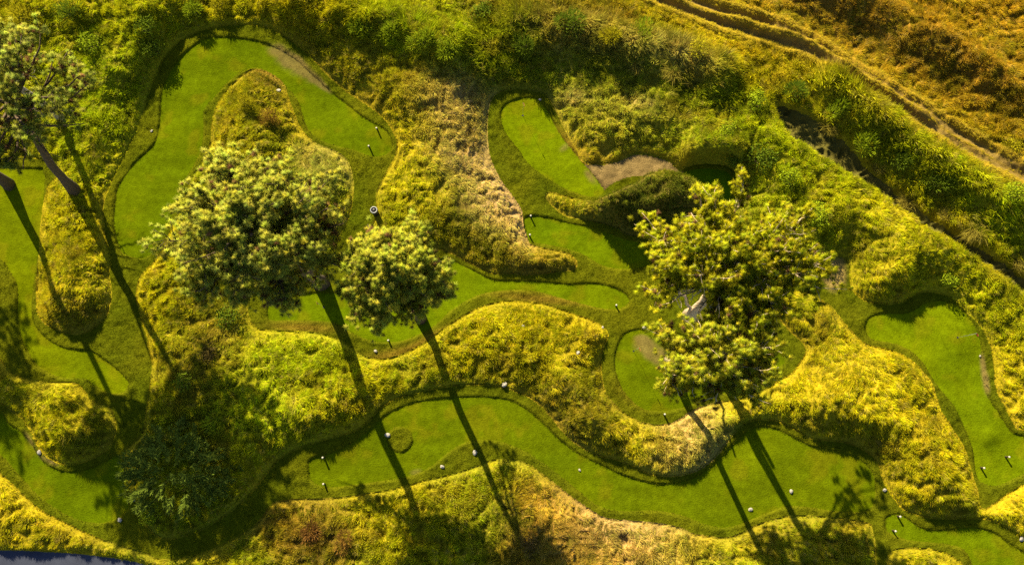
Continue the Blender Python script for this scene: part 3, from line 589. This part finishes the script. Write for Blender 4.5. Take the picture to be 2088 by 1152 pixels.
def pine(base_px, crown_px, hc, rx, ry, rz, label, r0=.34, limbs=22, twigs=9, per=4, colour=(.115, .125, .030), bark=M_BARK, dead=.05, seed=1, gap=None, stems=None, flare=1.0, low=-.35, bare=0, boughs=()):
    random.seed(seed); rg = np.random.default_rng(seed)
    bx, by, bz = on_ground(*base_px)
    root = empty('pine_tree', (bx, by, bz)); tag(root, label, 'pine tree')
    c = P(crown_px[0], crown_px[1], hc); cc = Vector((c[0] - bx, c[1] - by, hc - bz))
    top = cc + Vector((rg.normal(0, .3), rg.normal(0, .3), rz * .75))
    n = 9; pts = []; rad = []
    for i in range(n + 1):
        t = i / n; p = Vector((0, 0, -.15)).lerp(cc, min(1, t / .7)) if t < .7 else cc.lerp(top, (t - .7) / .3)
        if 0 < i < n: p += Vector((rg.normal(0, .07), rg.normal(0, .07), 0))
        pts.append(p); rad.append(r0 * (1 - .82 * t) * (1 + .55 * flare * max(0, 1 - t * 9)))
    tb = MB(); tb.tube(pts, rad, 10, True, .06)
    tb.obj('trunk', bark, root, True)
    def at_h(h):
        for i in range(n):
            if pts[i].z <= h <= pts[i + 1].z:
                t = (h - pts[i].z) / max(1e-6, pts[i + 1].z - pts[i].z); return pts[i].lerp(pts[i + 1], t)
        return pts[-1].copy()
    if stems:
        for (px, py, h, r) in stems:
            e = P(px, py, h + bz); sb = MB(); e = Vector((e[0] - bx, e[1] - by, h))
            sb.tube(curve((.05, .02, .1), e, .3, 6, .06), np.linspace(r, r * .55, 7), 8, True, .05); sb.obj('stem', bark, root, True)
    def open_(v):
        if not gap: return False
        w_ = Vector((v.x + bx, v.y + by, v.z + bz)); g_ = P(gap[0], gap[1], w_.z); return math.hypot(w_.x - g_[0], w_.y - g_[1]) < gap[2]
    tp = []; td = []; tt = []
    col = np.array(colour)
    for k in range(limbs + len(boughs)):
        u = low + (1 - low) * min(1, (k + .5) / limbs) ** .85; a = k * 2.39996 + rg.normal(0, .25)
        rr = math.sqrt(max(0.0, 1 - u * u)) * rg.uniform(.62, .93); 
        end = cc + Vector((rx * rr * math.cos(a), ry * rr * math.sin(a), rz * u * rg.uniform(.8, 1.0)))
        if k >= limbs:
            q_ = boughs[k - limbs]; e_ = P(q_[0], q_[1], q_[2] + bz); end = Vector((e_[0] - bx, e_[1] - by, q_[2]))
        st = at_h(min(pts[-1].z - .3, max(end.z - rg.uniform(.6, 1.8), cc.z - rz * .95)))
        bm_ = MB(); ln = (end - st).length
        ax = curve(st, end, -.08 * ln, 5, .05 * ln * .3)
        bm_.tube(ax, np.linspace(.035 + .016 * ln, .02, 6), 5)
        nt = (twigs if k < limbs else 6) if k >= bare else 3
        for q in range(nt):
            f = rg.uniform(.35, 1.0); i0 = min(4, int(f * 5)); p = ax[i0].lerp(ax[i0 + 1], f * 5 - i0)
            out = (p - cc); out.z *= .6; out = out.normalized() if out.length > .01 else Vector((0, 0, 1))
            dv = (out * .7 + Vector((rg.normal(0, .75), rg.normal(0, .75), rg.normal(.30, .40)))).normalized()
            L_ = rg.uniform(.45, 1.05) * min(1.0, .45 + rx / 6.0)
            e = p + dv * L_; tw = curve(p, e, .05, 3, .03); bm_.tube(tw, np.linspace(.02, .009, 4), 4)
            if k < bare: continue
            for j in range(per if k < limbs else 4):
                s_ = .45 + .6 * j / max(1, per - 1); pp = p + dv * L_ * s_ + Vector((rg.normal(0, .13), rg.normal(0, .13), rg.normal(0, .08)))
                d_ = (dv * .55 + Vector((rg.normal(0, .3), rg.normal(0, .3), .75))).normalized()
                if open_(pp): continue
                tp.append(pp); td.append(d_)
                isd = rg.random() < dead * (2.5 if pp.z < cc.z + .2 * rz else .6)
                tt.append(np.array([.20, .11, .05]) * rg.uniform(.7, 1.2) if isd else col * rg.uniform(.72, 1.28) * np.array([rg.uniform(.85, 1.15), 1, rg.uniform(.7, 1.3)]))
        bm_.obj('branch', bark, root, True)
    # shoots that fill the top of the crown
    m = len(tp)
    tpn = np.array([tuple(v) for v in tp]); tdn = np.array([tuple(v) for v in td])
    rot = np.c_[np.zeros(m), np.arccos(np.clip(tdn[:, 2], -1, 1)), np.arctan2(tdn[:, 1], tdn[:, 0])]
    s = rg.uniform(.75, 1.2, m)
    f = scatter('foliage', tpn, rot, np.c_[s, s, s], np.array(tt), T_NEEDLE, root); f['kind'] = 'stuff'
    return root
pine((655,577), (518,470), 11.7, 4.6, 4.0, 2.5, 'tallest broad pine with brown twigs showing through, inside the horseshoe green', .36, 54, 16, 9, (.43,.45,.060), M_BARK, .06, 3, low=-.45, boughs=[(430,500,7.2),(470,545,7.0),(400,465,7.4),(600,600,7.6),(560,590,7.4),(628,556,8.6),(655,566,8.2),(640,585,7.8),(662,540,9.0)])
pine((857,650), (800,566), 10.7, 2.8, 2.6, 2.0, 'smaller round pine standing over the narrow middle green', .25, 38, 15, 9, (.43,.45,.048), M_BARK, .05, 4, low=-.45, boughs=[(815,490,6.4),(835,475,6.7)])
pine((1408,646), (1496,535), 10.4, 4.9, 4.0, 1.9, 'broad yellow green pine with pale forked trunk showing, right of centre', .32, 54, 16, 9, (.40,.405,.016), M_BARKP, .04, 5, stems=[(1455,575,5.6,.20),(1383,590,5.0,.10)], flare=1.4, low=-.3, gap=(1408,622,.85), boughs=[(1648,479,7.5),(1620,500,7.0),(1660,520,7.5),(1600,545,7.0),(1640,565,7.0)])
pine((1366,735), (1462,734), 10.6, 3.1, 2.3, 1.2, 'small sparse pine shading the rounded green', .22, 24, 15, 9, (.41,.415,.024), M_BARKP, .06, 6, flare=1.3, low=-.2)
pine((150,388), (0,200), 10.4, 4.9, 4.7, 2.6, 'dark trunked pine leaning out over the left edge with bare lower branches', .27, 46, 10, 6, (.33,.37,.055), M_BARK, .07, 8, bare=6, low=-.6)
pine((18,378), (-190,200), 10.4, 4.2, 4.0, 2.4, 'pine half outside the left edge, its straight shadow crossing the left green', .27, 28, 11, 6, (.28,.31,.060), M_BARK, .10, 9, low=-.5)
pine((-235,150), (-560,-20), 10.6, 3.6, 3.6, 2.2, 'pine beyond the left edge whose shade falls on the lower left mounds', .30, 24, 10, 5, (.28,.30,.065), M_BARK, .10, 10, low=-.4)
# dead snag
bx, by, bz = on_ground(128, 243)
sn = empty('dead_tree', (bx, by, bz)); tag(sn, 'grey dead tree trunk with bare broken branches at the left edge', 'dead tree')
random.seed(5)
tb = MB(); tb.tube([(0,0,-.1),(.02,.02,1.5),(.0,.08,3.2),(-.08,.1,5.0),(-.1,.15,6.8),(-.12,.2,8.4)], [.27,.23,.19,.15,.10,.05], 10, True, .05); tb.obj('trunk', M_DEAD, sn, True)
for (h, a, L_) in [(4.3,.9,1.5),(4.6,.2,1.3),(4.0,1.5,1.1),(5.2,.5,1.2),(3.6,-.5,.9),(5.8,2.4,1.2),(6.4,-1.2,1.1),(7.0,1.0,.9),(2.6,-.9,1.0)]:
    b = MB(); e = Vector((L_ * math.cos(a), L_ * math.sin(a), h + .35)); ax = curve((0, .1, h), e, -.1, 5, .06); b.tube(ax, np.linspace(.05, .022, 6), 5)
    for q in range(4):
        p = ax[random.randint(2, 5)]; d_ = Vector((math.cos(a + random.gauss(0, .8)), math.sin(a + random.gauss(0, .8)), random.uniform(-.1, .6))) * random.uniform(.3, .7)
        b.tube(curve(p, p + d_, .04, 3, .04), [.026, .02, .015, .01], 4)
    b.obj('branch', M_DEAD, sn, True)

# ------------------------------------------------------------------ shrubs and tussocks
def shrub_mesh(seed, n=520, L=.16, w=.075, spiky=False):
    random.seed(seed); b = MB(); lobes = [(random.uniform(-.45, .45), random.uniform(-.45, .45), random.uniform(.25, .6), random.uniform(.4, .62)) for _ in range(9)]
    for _ in range(n):
        lx, ly, lz, lr = random.choice(lobes); u = random.uniform(-.2, 1); a = random.uniform(0, 6.283); r = math.sqrt(1 - u * u)
        nd = Vector((r * math.cos(a), r * math.sin(a), u)); rr = lr * random.uniform(.7, 1.05)
        p = Vector((lx, ly, lz)) + nd * rr; p.z = max(.03, p.z)
        if spiky: b.blade(p, nd + Vector((0, 0, .8)), L * 2.2 * random.uniform(.7, 1.3), w * .4, .9, 3)
        else:
            d_ = nd.cross(Vector((random.gauss(0, 1), random.gauss(0, 1), random.gauss(0, 1)))) + nd * .5
            b.leaf(p, d_, nd + Vector((random.gauss(0, .35), random.gauss(0, .35), random.gauss(0, .3))), L * random.uniform(.7, 1.3), w)
    return b.mesh('foliage', M_LEAF)
def tussock_mesh(seed, n=460):
    random.seed(seed); b = MB()
    for _ in range(n):
        a = random.uniform(0, 6.283); sp = random.uniform(.1, 1.25); d_ = Vector((math.cos(a) * sp, math.sin(a) * sp, 1))
        q = Vector((random.gauss(0, .22), random.gauss(0, .22), 0)); b.blade(q, d_ + Vector((.35, -.25, 0)), random.uniform(.4, 1.15), .022, random.uniform(1.2, 2.4), 5)
    return b.mesh('foliage', M_LEAF)
def willow_mesh(seed, n=7000):
    random.seed(seed); b = MB(); sp = []
    for _ in range(160):
        a = random.uniform(0, 6.283); u = random.uniform(.05, 1); r = math.sqrt(1 - u * u); sp.append((Vector((r * math.cos(a), r * math.sin(a), u * .95)) * random.uniform(.6, 1.0), a))
    for p, a in sp:
        d0 = Vector((math.cos(a) * .8 + random.gauss(0, .3), math.sin(a) * .8 + random.gauss(0, .3), random.uniform(-.3, .5))).normalized()
        for k in range(n // 160):
            f = random.random(); q = p + d0 * f * .30 + Vector((random.gauss(0, .03),) * 3)
            b.leaf(q, d0 + Vector((random.gauss(0, .55), random.gauss(0, .55), random.gauss(0, .3))), Vector((random.gauss(0, .5), random.gauss(0, .5), 1)), random.uniform(.07, .13), .024)
    return b.mesh('foliage', M_LEAF)
def stems_mesh(seed):
    random.seed(seed); b = MB()
    for k in range(7):
        a = k * .9 + random.uniform(-.3, .3); e = Vector((.5 * math.cos(a), .5 * math.sin(a), .75)); b.tube(curve((.04 * math.cos(a), .04 * math.sin(a), -.08), e, .08, 4, .03), [.035, .03, .022, .016, .01], 5)
    return b.mesh('stem', M_BARK)
SH = [shrub_mesh(s) for s in (21, 22, 23)]; SPK = [shrub_mesh(s, 640, .15, .10, True) for s in (31, 32, 33)]; TUS = [tussock_mesh(s) for s in (41, 42, 43)]; STM = [stems_mesh(s) for s in (51, 52)]; WIL = willow_mesh(61)
def plant(name, cat, px, py, r, h, meshes, col, label, k, group, stem=True):
    gx, gy, gz = on_ground(px, py); root = empty(name, (gx, gy, gz - .06), k * 1.7); tag(root, label, cat, group)
    me = meshes[k % len(meshes)]; o = bpy.data.objects.new('foliage', me); COL.objects.link(o); o.parent = root; o.scale = (r, r * (.85 + .1 * (k % 4)), h); o.color = (*col, 1); o['kind'] = 'stuff'
    if stem:
        s = bpy.data.objects.new('stem', STM[k % 2]); COL.objects.link(s); s.parent = root; s.scale = (r, r, h * .8)
    return root
c_b = (.20, .26, .010); c_g = (.10, .145, .010); c_y = (.31, .28, .010); c_d = (.035, .058, .018); c_t = (.24, .20, .03)
SHRUBS = [ # px,py,radius(m),height(m),colour,kind,label
 (195,95,1.5,1.3,c_b,'s','bright green mounded shrub casting shade, nearest the top of the left pine'),
 (300,60,1.1,.9,c_g,'s','small dark green shrub left of the horseshoe green in the top left'),
 (320,108,1.1,1.5,c_g,'s','shrub on the bank throwing shade onto the bend of the horseshoe green'),
 (60,40,1.3,1.0,c_y,'k','golden spiky shrub in the top left corner'),
 (150,30,1.2,1.1,c_g,'k','dark spiky shrub beside the golden one, top left corner'),
 (400,25,1.1,.9,c_b,'k','spiky green shrub on the top edge above the horseshoe green'),
 (450,15,1.0,.9,c_y,'k','yellow spiky shrub on the top edge, left of the horseshoe crown'),
 (740,55,1.1,1.0,c_b,'k','lime spiky shrub at the left end of the lime row, top'),
 (800,72,1.2,1.2,c_b,'k','second lime spiky shrub of the row above the horseshoe tip'),
 (858,88,1.2,1.2,c_b,'k','third lime spiky shrub of the row, over the widest shade'),
 (915,105,1.1,1.0,c_b,'k','right-hand lime spiky shrub of the row, above the tan slope'),
 (980,30,1.2,1.0,c_g,'s','dark leafy shrub on the top edge above the tan slope'),
 (1065,95,1.2,1.3,c_g,'k','dark spiky shrub right above the leaf shaped green'),
 (1160,55,1.3,1.4,c_g,'k','large dark green tuft shrub on the top bank'),
 (1240,80,1.1,1.1,c_y,'k','yellow tuft shrub on the top bank right of the dark one'),
 (1310,70,1.2,1.0,c_b,'k','green tuft shrub on the top bank beside the cart track'),
 (1420,110,1.1,1.0,c_y,'s','yellow leafy shrub below the cart track'),
 (1480,270,1.1,1.2,c_b,'s','leafy shrub at the head of the gully, left one of the cluster'),
 (1540,215,1.2,1.3,c_b,'s','leafy shrub at the head of the gully, topmost of the cluster'),
 (1545,330,1.3,1.5,c_g,'s','dark leafy shrub between gully head and broad yellow green pine'),
 (1495,335,1.0,1.3,c_g,'s','shrub at the edge of the wholly shaded green'),
 (1605,370,1.2,1.2,c_b,'s','bright leafy shrub directly above the broad yellow green pine'),
 (1660,440,1.2,1.0,c_b,'s','leafy shrub touching the right side of the broad yellow green pine'),
 (1620,195,1.1,1.3,c_g,'k','dark bushy tuft at the upper end of the gully bank'),
 (1700,230,1.1,1.4,c_b,'k','bushy tuft on the gully bank, second from its upper end'),
 (1760,300,1.1,1.3,c_b,'k','bushy tuft on the gully bank facing the straight path'),
 (1830,335,1.0,1.1,c_g,'k','dark bushy tuft on the gully bank below the cart ruts'),
 (1905,375,1.1,1.2,c_g,'k','large bushy tuft half way along the gully bank'),
 (2055,400,1.2,1.1,c_b,'s','bright leafy shrub by the right edge above the gully'),
 (2060,300,.9,.8,c_y,'s','small yellow shrub on the dry slope at the right edge'),
 (1930,570,.9,.9,c_b,'s','green clump on the slope above the knoll green'),
 (470,650,1.1,1.0,c_g,'s','dark shrub just under the lower left of the tallest pine'),
 (430,720,1.1,.9,(.10,.075,.02),'s','brownish shrub between tallest pine and dark bush'),
 (380,780,1.0,.9,c_g,'s','shrub on the upper side of the large dark bush'),
 (440,860,.9,.8,c_b,'k','lime tuft on the right side of the large dark bush'),
 (310,1050,.9,.7,c_b,'s','light green shrub at the lower left foot of the dark bush'),
 (505,215,.8,.8,c_y,'k','golden tuft shrub inside the bend of the horseshoe green'),
 (555,245,.9,.9,(.22,.14,.02),'k','orange tuft shrub above the tallest pine'),
 (640,1085,1.0,.7,(.16,.08,.02),'k','rusty brown tuft shrub near the bottom edge'),
 (700,1105,.8,.6,(.18,.10,.02),'k','smaller rusty tuft at the bottom edge, right of the rusty brown one'),
 (1080,1105,1.0,.9,(.08,.06,.02),'s','dark brown shrub at the bottom edge below the long green'),
]
for i, (px, py, r, h, c, kd, lab) in enumerate(SHRUBS):
    plant('shrub', 'shrub', px, py, r * .72, h * .75, SH if kd == 's' else SPK, c, lab, i, 'shrubs over the banks and rough')
plant('willow_bush', 'bush', 372, 958, 2.7, 2.6, [WIL], (.078, .110, .014), 'large dark bush with narrow leaves beside the half shaded green at lower left', 0, None, False)
TUSS = [(1690,262,.9,'pale drooping grass tussock hanging into the upper gully'),(1790,345,.7,'drooping tussock beside the gully path, second down'),(1850,415,.8,'drooping tussock over the gully path narrowing'),(1985,470,1.0,'largest drooping tussock above the lower gully'),(2075,535,.9,'drooping tussock where the gully leaves the right edge'),
 (1930,440,.7,'small drooping tussock between the two widest ones of the lower gully'),(1375,150,.9,'straw coloured tussock on the top bank'),(1300,135,.7,'straw tussock left of the largest straw one on the top bank'),(1270,105,.7,'dry tussock on the crown of the top bank')]
for i, (px, py, r, lab) in enumerate(TUSS):
    plant('grass_tussock', 'tussock', px, py, r * .95, r * .95, TUS, c_t, lab, i, 'drooping tussocks on the banks', False)

# ------------------------------------------------------------------ rocks
def rock_mesh(seed):
    random.seed(seed); import bmesh
    bm = bmesh.new(); bmesh.ops.create_icosphere(bm, subdivisions=2, radius=1.0)
    ax = [Vector((random.gauss(0, 1), random.gauss(0, 1), random.gauss(0, 1))).normalized() for _ in range(9)]; cut = [random.uniform(.62, .9) for _ in ax]
    for v in bm.verts:
        for a, c in zip(ax, cut):
            k = v.co.dot(a)
            if k > c: v.co -= a * (k - c)
        v.co *= random.uniform(.96, 1.04)
    me = bpy.data.meshes.new('rock'); bm.to_mesh(me); bm.free(); me.materials.append(M_ROCK); return me
RK = [rock_mesh(s) for s in range(70, 76)]
ROCKS = [ # pixel, radius (m), label
 (791,887,.26,'pale rock inside the small round grass island'),(968,922,.26,'white rock on the grass tongue beside a tree shadow'),(902,951,.19,'rounded rock at the root of the grass tongue'),(1028,784,.27,'grey rock on the bank above the long wavy green'),
 (1182,958,.13,'small white stone lying on the long green'),(1530,1038,.2,'pale rock in a trunk shadow at the lower edge of the long green'),(1613,1001,.2,'white rock on the right part of the long green'),(1803,999,.2,'white rock at the corner between long green and golden mound'),
 (2082,1098,.22,'rounded rock by the right edge above the lowest green'),(245,1060,.22,'whitish rock below the half shaded green'),(275,1018,.18,'pale rock between half shaded green and dark bush'),(81,922,.22,'angular white rock at the foot of the lower left mound'),
 (1313,668,.18,'flat pale rock above the rounded green'),(1229,668,.14,'small white rock on the tip of the long grass mound'),(766,716,.16,'pale stone on the collar below the round pine'),(310,268,.15,'small pale stone on the collar of the horseshoe left side'),
 (1362,727,.34,'large sandy rock beside the bare patch of the rounded green'),(1101,204,.15,'white stone at the top of the leaf shaped green'),(1998,726,.11,'small white stone at the right side of the knoll green'),(570,187,.27,'grey rock inside the bend of the horseshoe green'),(1178,720,.2,'bluish grey rock in the shade of the long grass mound'),(1067,665,.15,'tan stone half sunk in the long grass mound')]
for i, (px, py, r, lab) in enumerate(ROCKS):
    r *= .62; gx, gy, gz = on_ground(px, py); o = bpy.data.objects.new('rock', RK[i % len(RK)]); COL.objects.link(o)
    o.location = (gx, gy, gz + r * (.30 if bil(DM, [gx], [gy])[0] < 0 else .75)); o.scale = (r * 1.15, r * .9, r * .58); o.rotation_euler = (0, 0, i * 1.3); tag(o, lab, 'rock', 'pale rocks around the course')

# ------------------------------------------------------------------ tee markers, flagsticks, bin
mb = MB(); mb.lathe([(.050, -.05), (.050, .27), (.044, .30)], 10); ME_POST = mb.mesh('tee_marker', M_POST, True)
mb = MB(); mb.lathe([(.056, .296), (.058, .325), (.045, .345), (.015, .352)], 10); ME_CAP = mb.mesh('cap', M_WHITE, True)
MARK = [(770,266,'tee marker post nearer the tip of the horseshoe green, on its upper edge'),(754,302,'tee marker post on the lower edge of the horseshoe green tip'),(1082,443,'tee marker post at the left end of the green with finger shadows, upper'),(1080,482,'tee marker post at the left end of the green with finger shadows, lower'),
 (1256,624,'tee marker post at the right tip of the narrow middle green'),(661,932,'tee marker post at the left end of the long green, upper one'),(662,986,'tee marker post at the left end of the long green, lower one'),(2050,931,'tee marker post on the knoll green, right one'),(2000,953,'tee marker post on the knoll green, left one'),
 (1830,1052,'tee marker post at the left end of the lowest green, upper one'),(1820,1081,'tee marker post at the left end of the lowest green, lower one'),(793,695,'tee marker post on the narrow middle green below the round pine'),(1354,845,'tee marker post on the collar under the rounded green')]
for i, (px, py, lab) in enumerate(MARK):
    gx, gy, gz = on_ground(px, py); o = bpy.data.objects.new('tee_marker', ME_POST); COL.objects.link(o); o.location = (gx, gy, gz); o.rotation_euler = (.03 * ((i % 3) - 1), .03 * ((i % 4) - 1.5), 0)
    tag(o, lab, 'tee marker', 'tee marker posts'); c_ = bpy.data.objects.new('cap', ME_CAP); COL.objects.link(c_); c_.parent = o
def flag(px, py, m, label):
    gx, gy, gz = on_ground(px, py); r = empty('flagstick', (gx, gy, gz)); tag(r, label, 'flagstick', 'flagsticks in the greens')
    b = MB(); b.tube([(0, 0, -.05), (0, 0, .9), (0, 0, 1.75)], [.006, .006, .005], 6); b.obj('pole', M_STEEL, r, True)
    b = MB(); b.lathe([(.062, -.02), (.062, .006), (.05, .008), (.05, .002)], 14); b.obj('cup', M_BLACK, r, True)
    b = MB(); nx = 6
    for i in range(nx + 1):
        t = i / nx; wv = .025 * math.sin(t * 6); b.v += [Vector((.012 + .20 * t, wv, 1.58 + .01 * t)), Vector((.012 + .20 * t, wv + .004, 1.74 - .01 * t))]
    for i in range(nx): b.f.append((2 * i, 2 * i + 2, 2 * i + 3, 2 * i + 1))
    f = b.obj('flag', m, r, True); sl = f.modifiers.new('cloth', 'SOLIDIFY'); sl.thickness = .004
    r.rotation_euler = (0, 0, -1.0)
flag(1066, 236, M_FLAGO, 'flagstick with pale orange flag on the leaf shaped green')
flag(1953, 688, M_FLAGR, 'flagstick with red flag on the knoll green at right')
flag(660, 626, M_FLAGR, 'flagstick at the left end of the narrow middle green by the tallest pine')
flag(1292, 716, M_FLAGO, 'flagstick on the rounded green with the bare patch')
gx, gy, gz = on_ground(767, 436)
bn = empty('litter_bin', (gx, gy, gz)); tag(bn, 'round grey litter bin with dark open top beside the collar path', 'litter bin')
b = MB(); b.lathe([(.17, 0), (.19, .05), (.205, .70), (.205, .74)], 20); b.obj('body', M_BLACK, bn, True)
b = MB(); b.lathe([(.165, .742), (.17, .775), (.215, .775), (.225, .755), (.215, .735), (.206, .735)], 20)
rim = MB(); nseg = 24
prof = [(.165, .742), (.170, .78), (.215, .775), (.222, .75), (.208, .735)]
for r_, z_ in prof:
    for k in range(nseg): rim.v.append(Vector((r_ * math.cos(2 * math.pi * k / nseg), r_ * math.sin(2 * math.pi * k / nseg), z_)))
for i in range(len(prof) - 1):
    for k in range(nseg): rim.f.append((i * nseg + k, i * nseg + (k + 1) % nseg, (i + 1) * nseg + (k + 1) % nseg, (i + 1) * nseg + k))
rim.obj('rim', M_STEEL, bn, True)
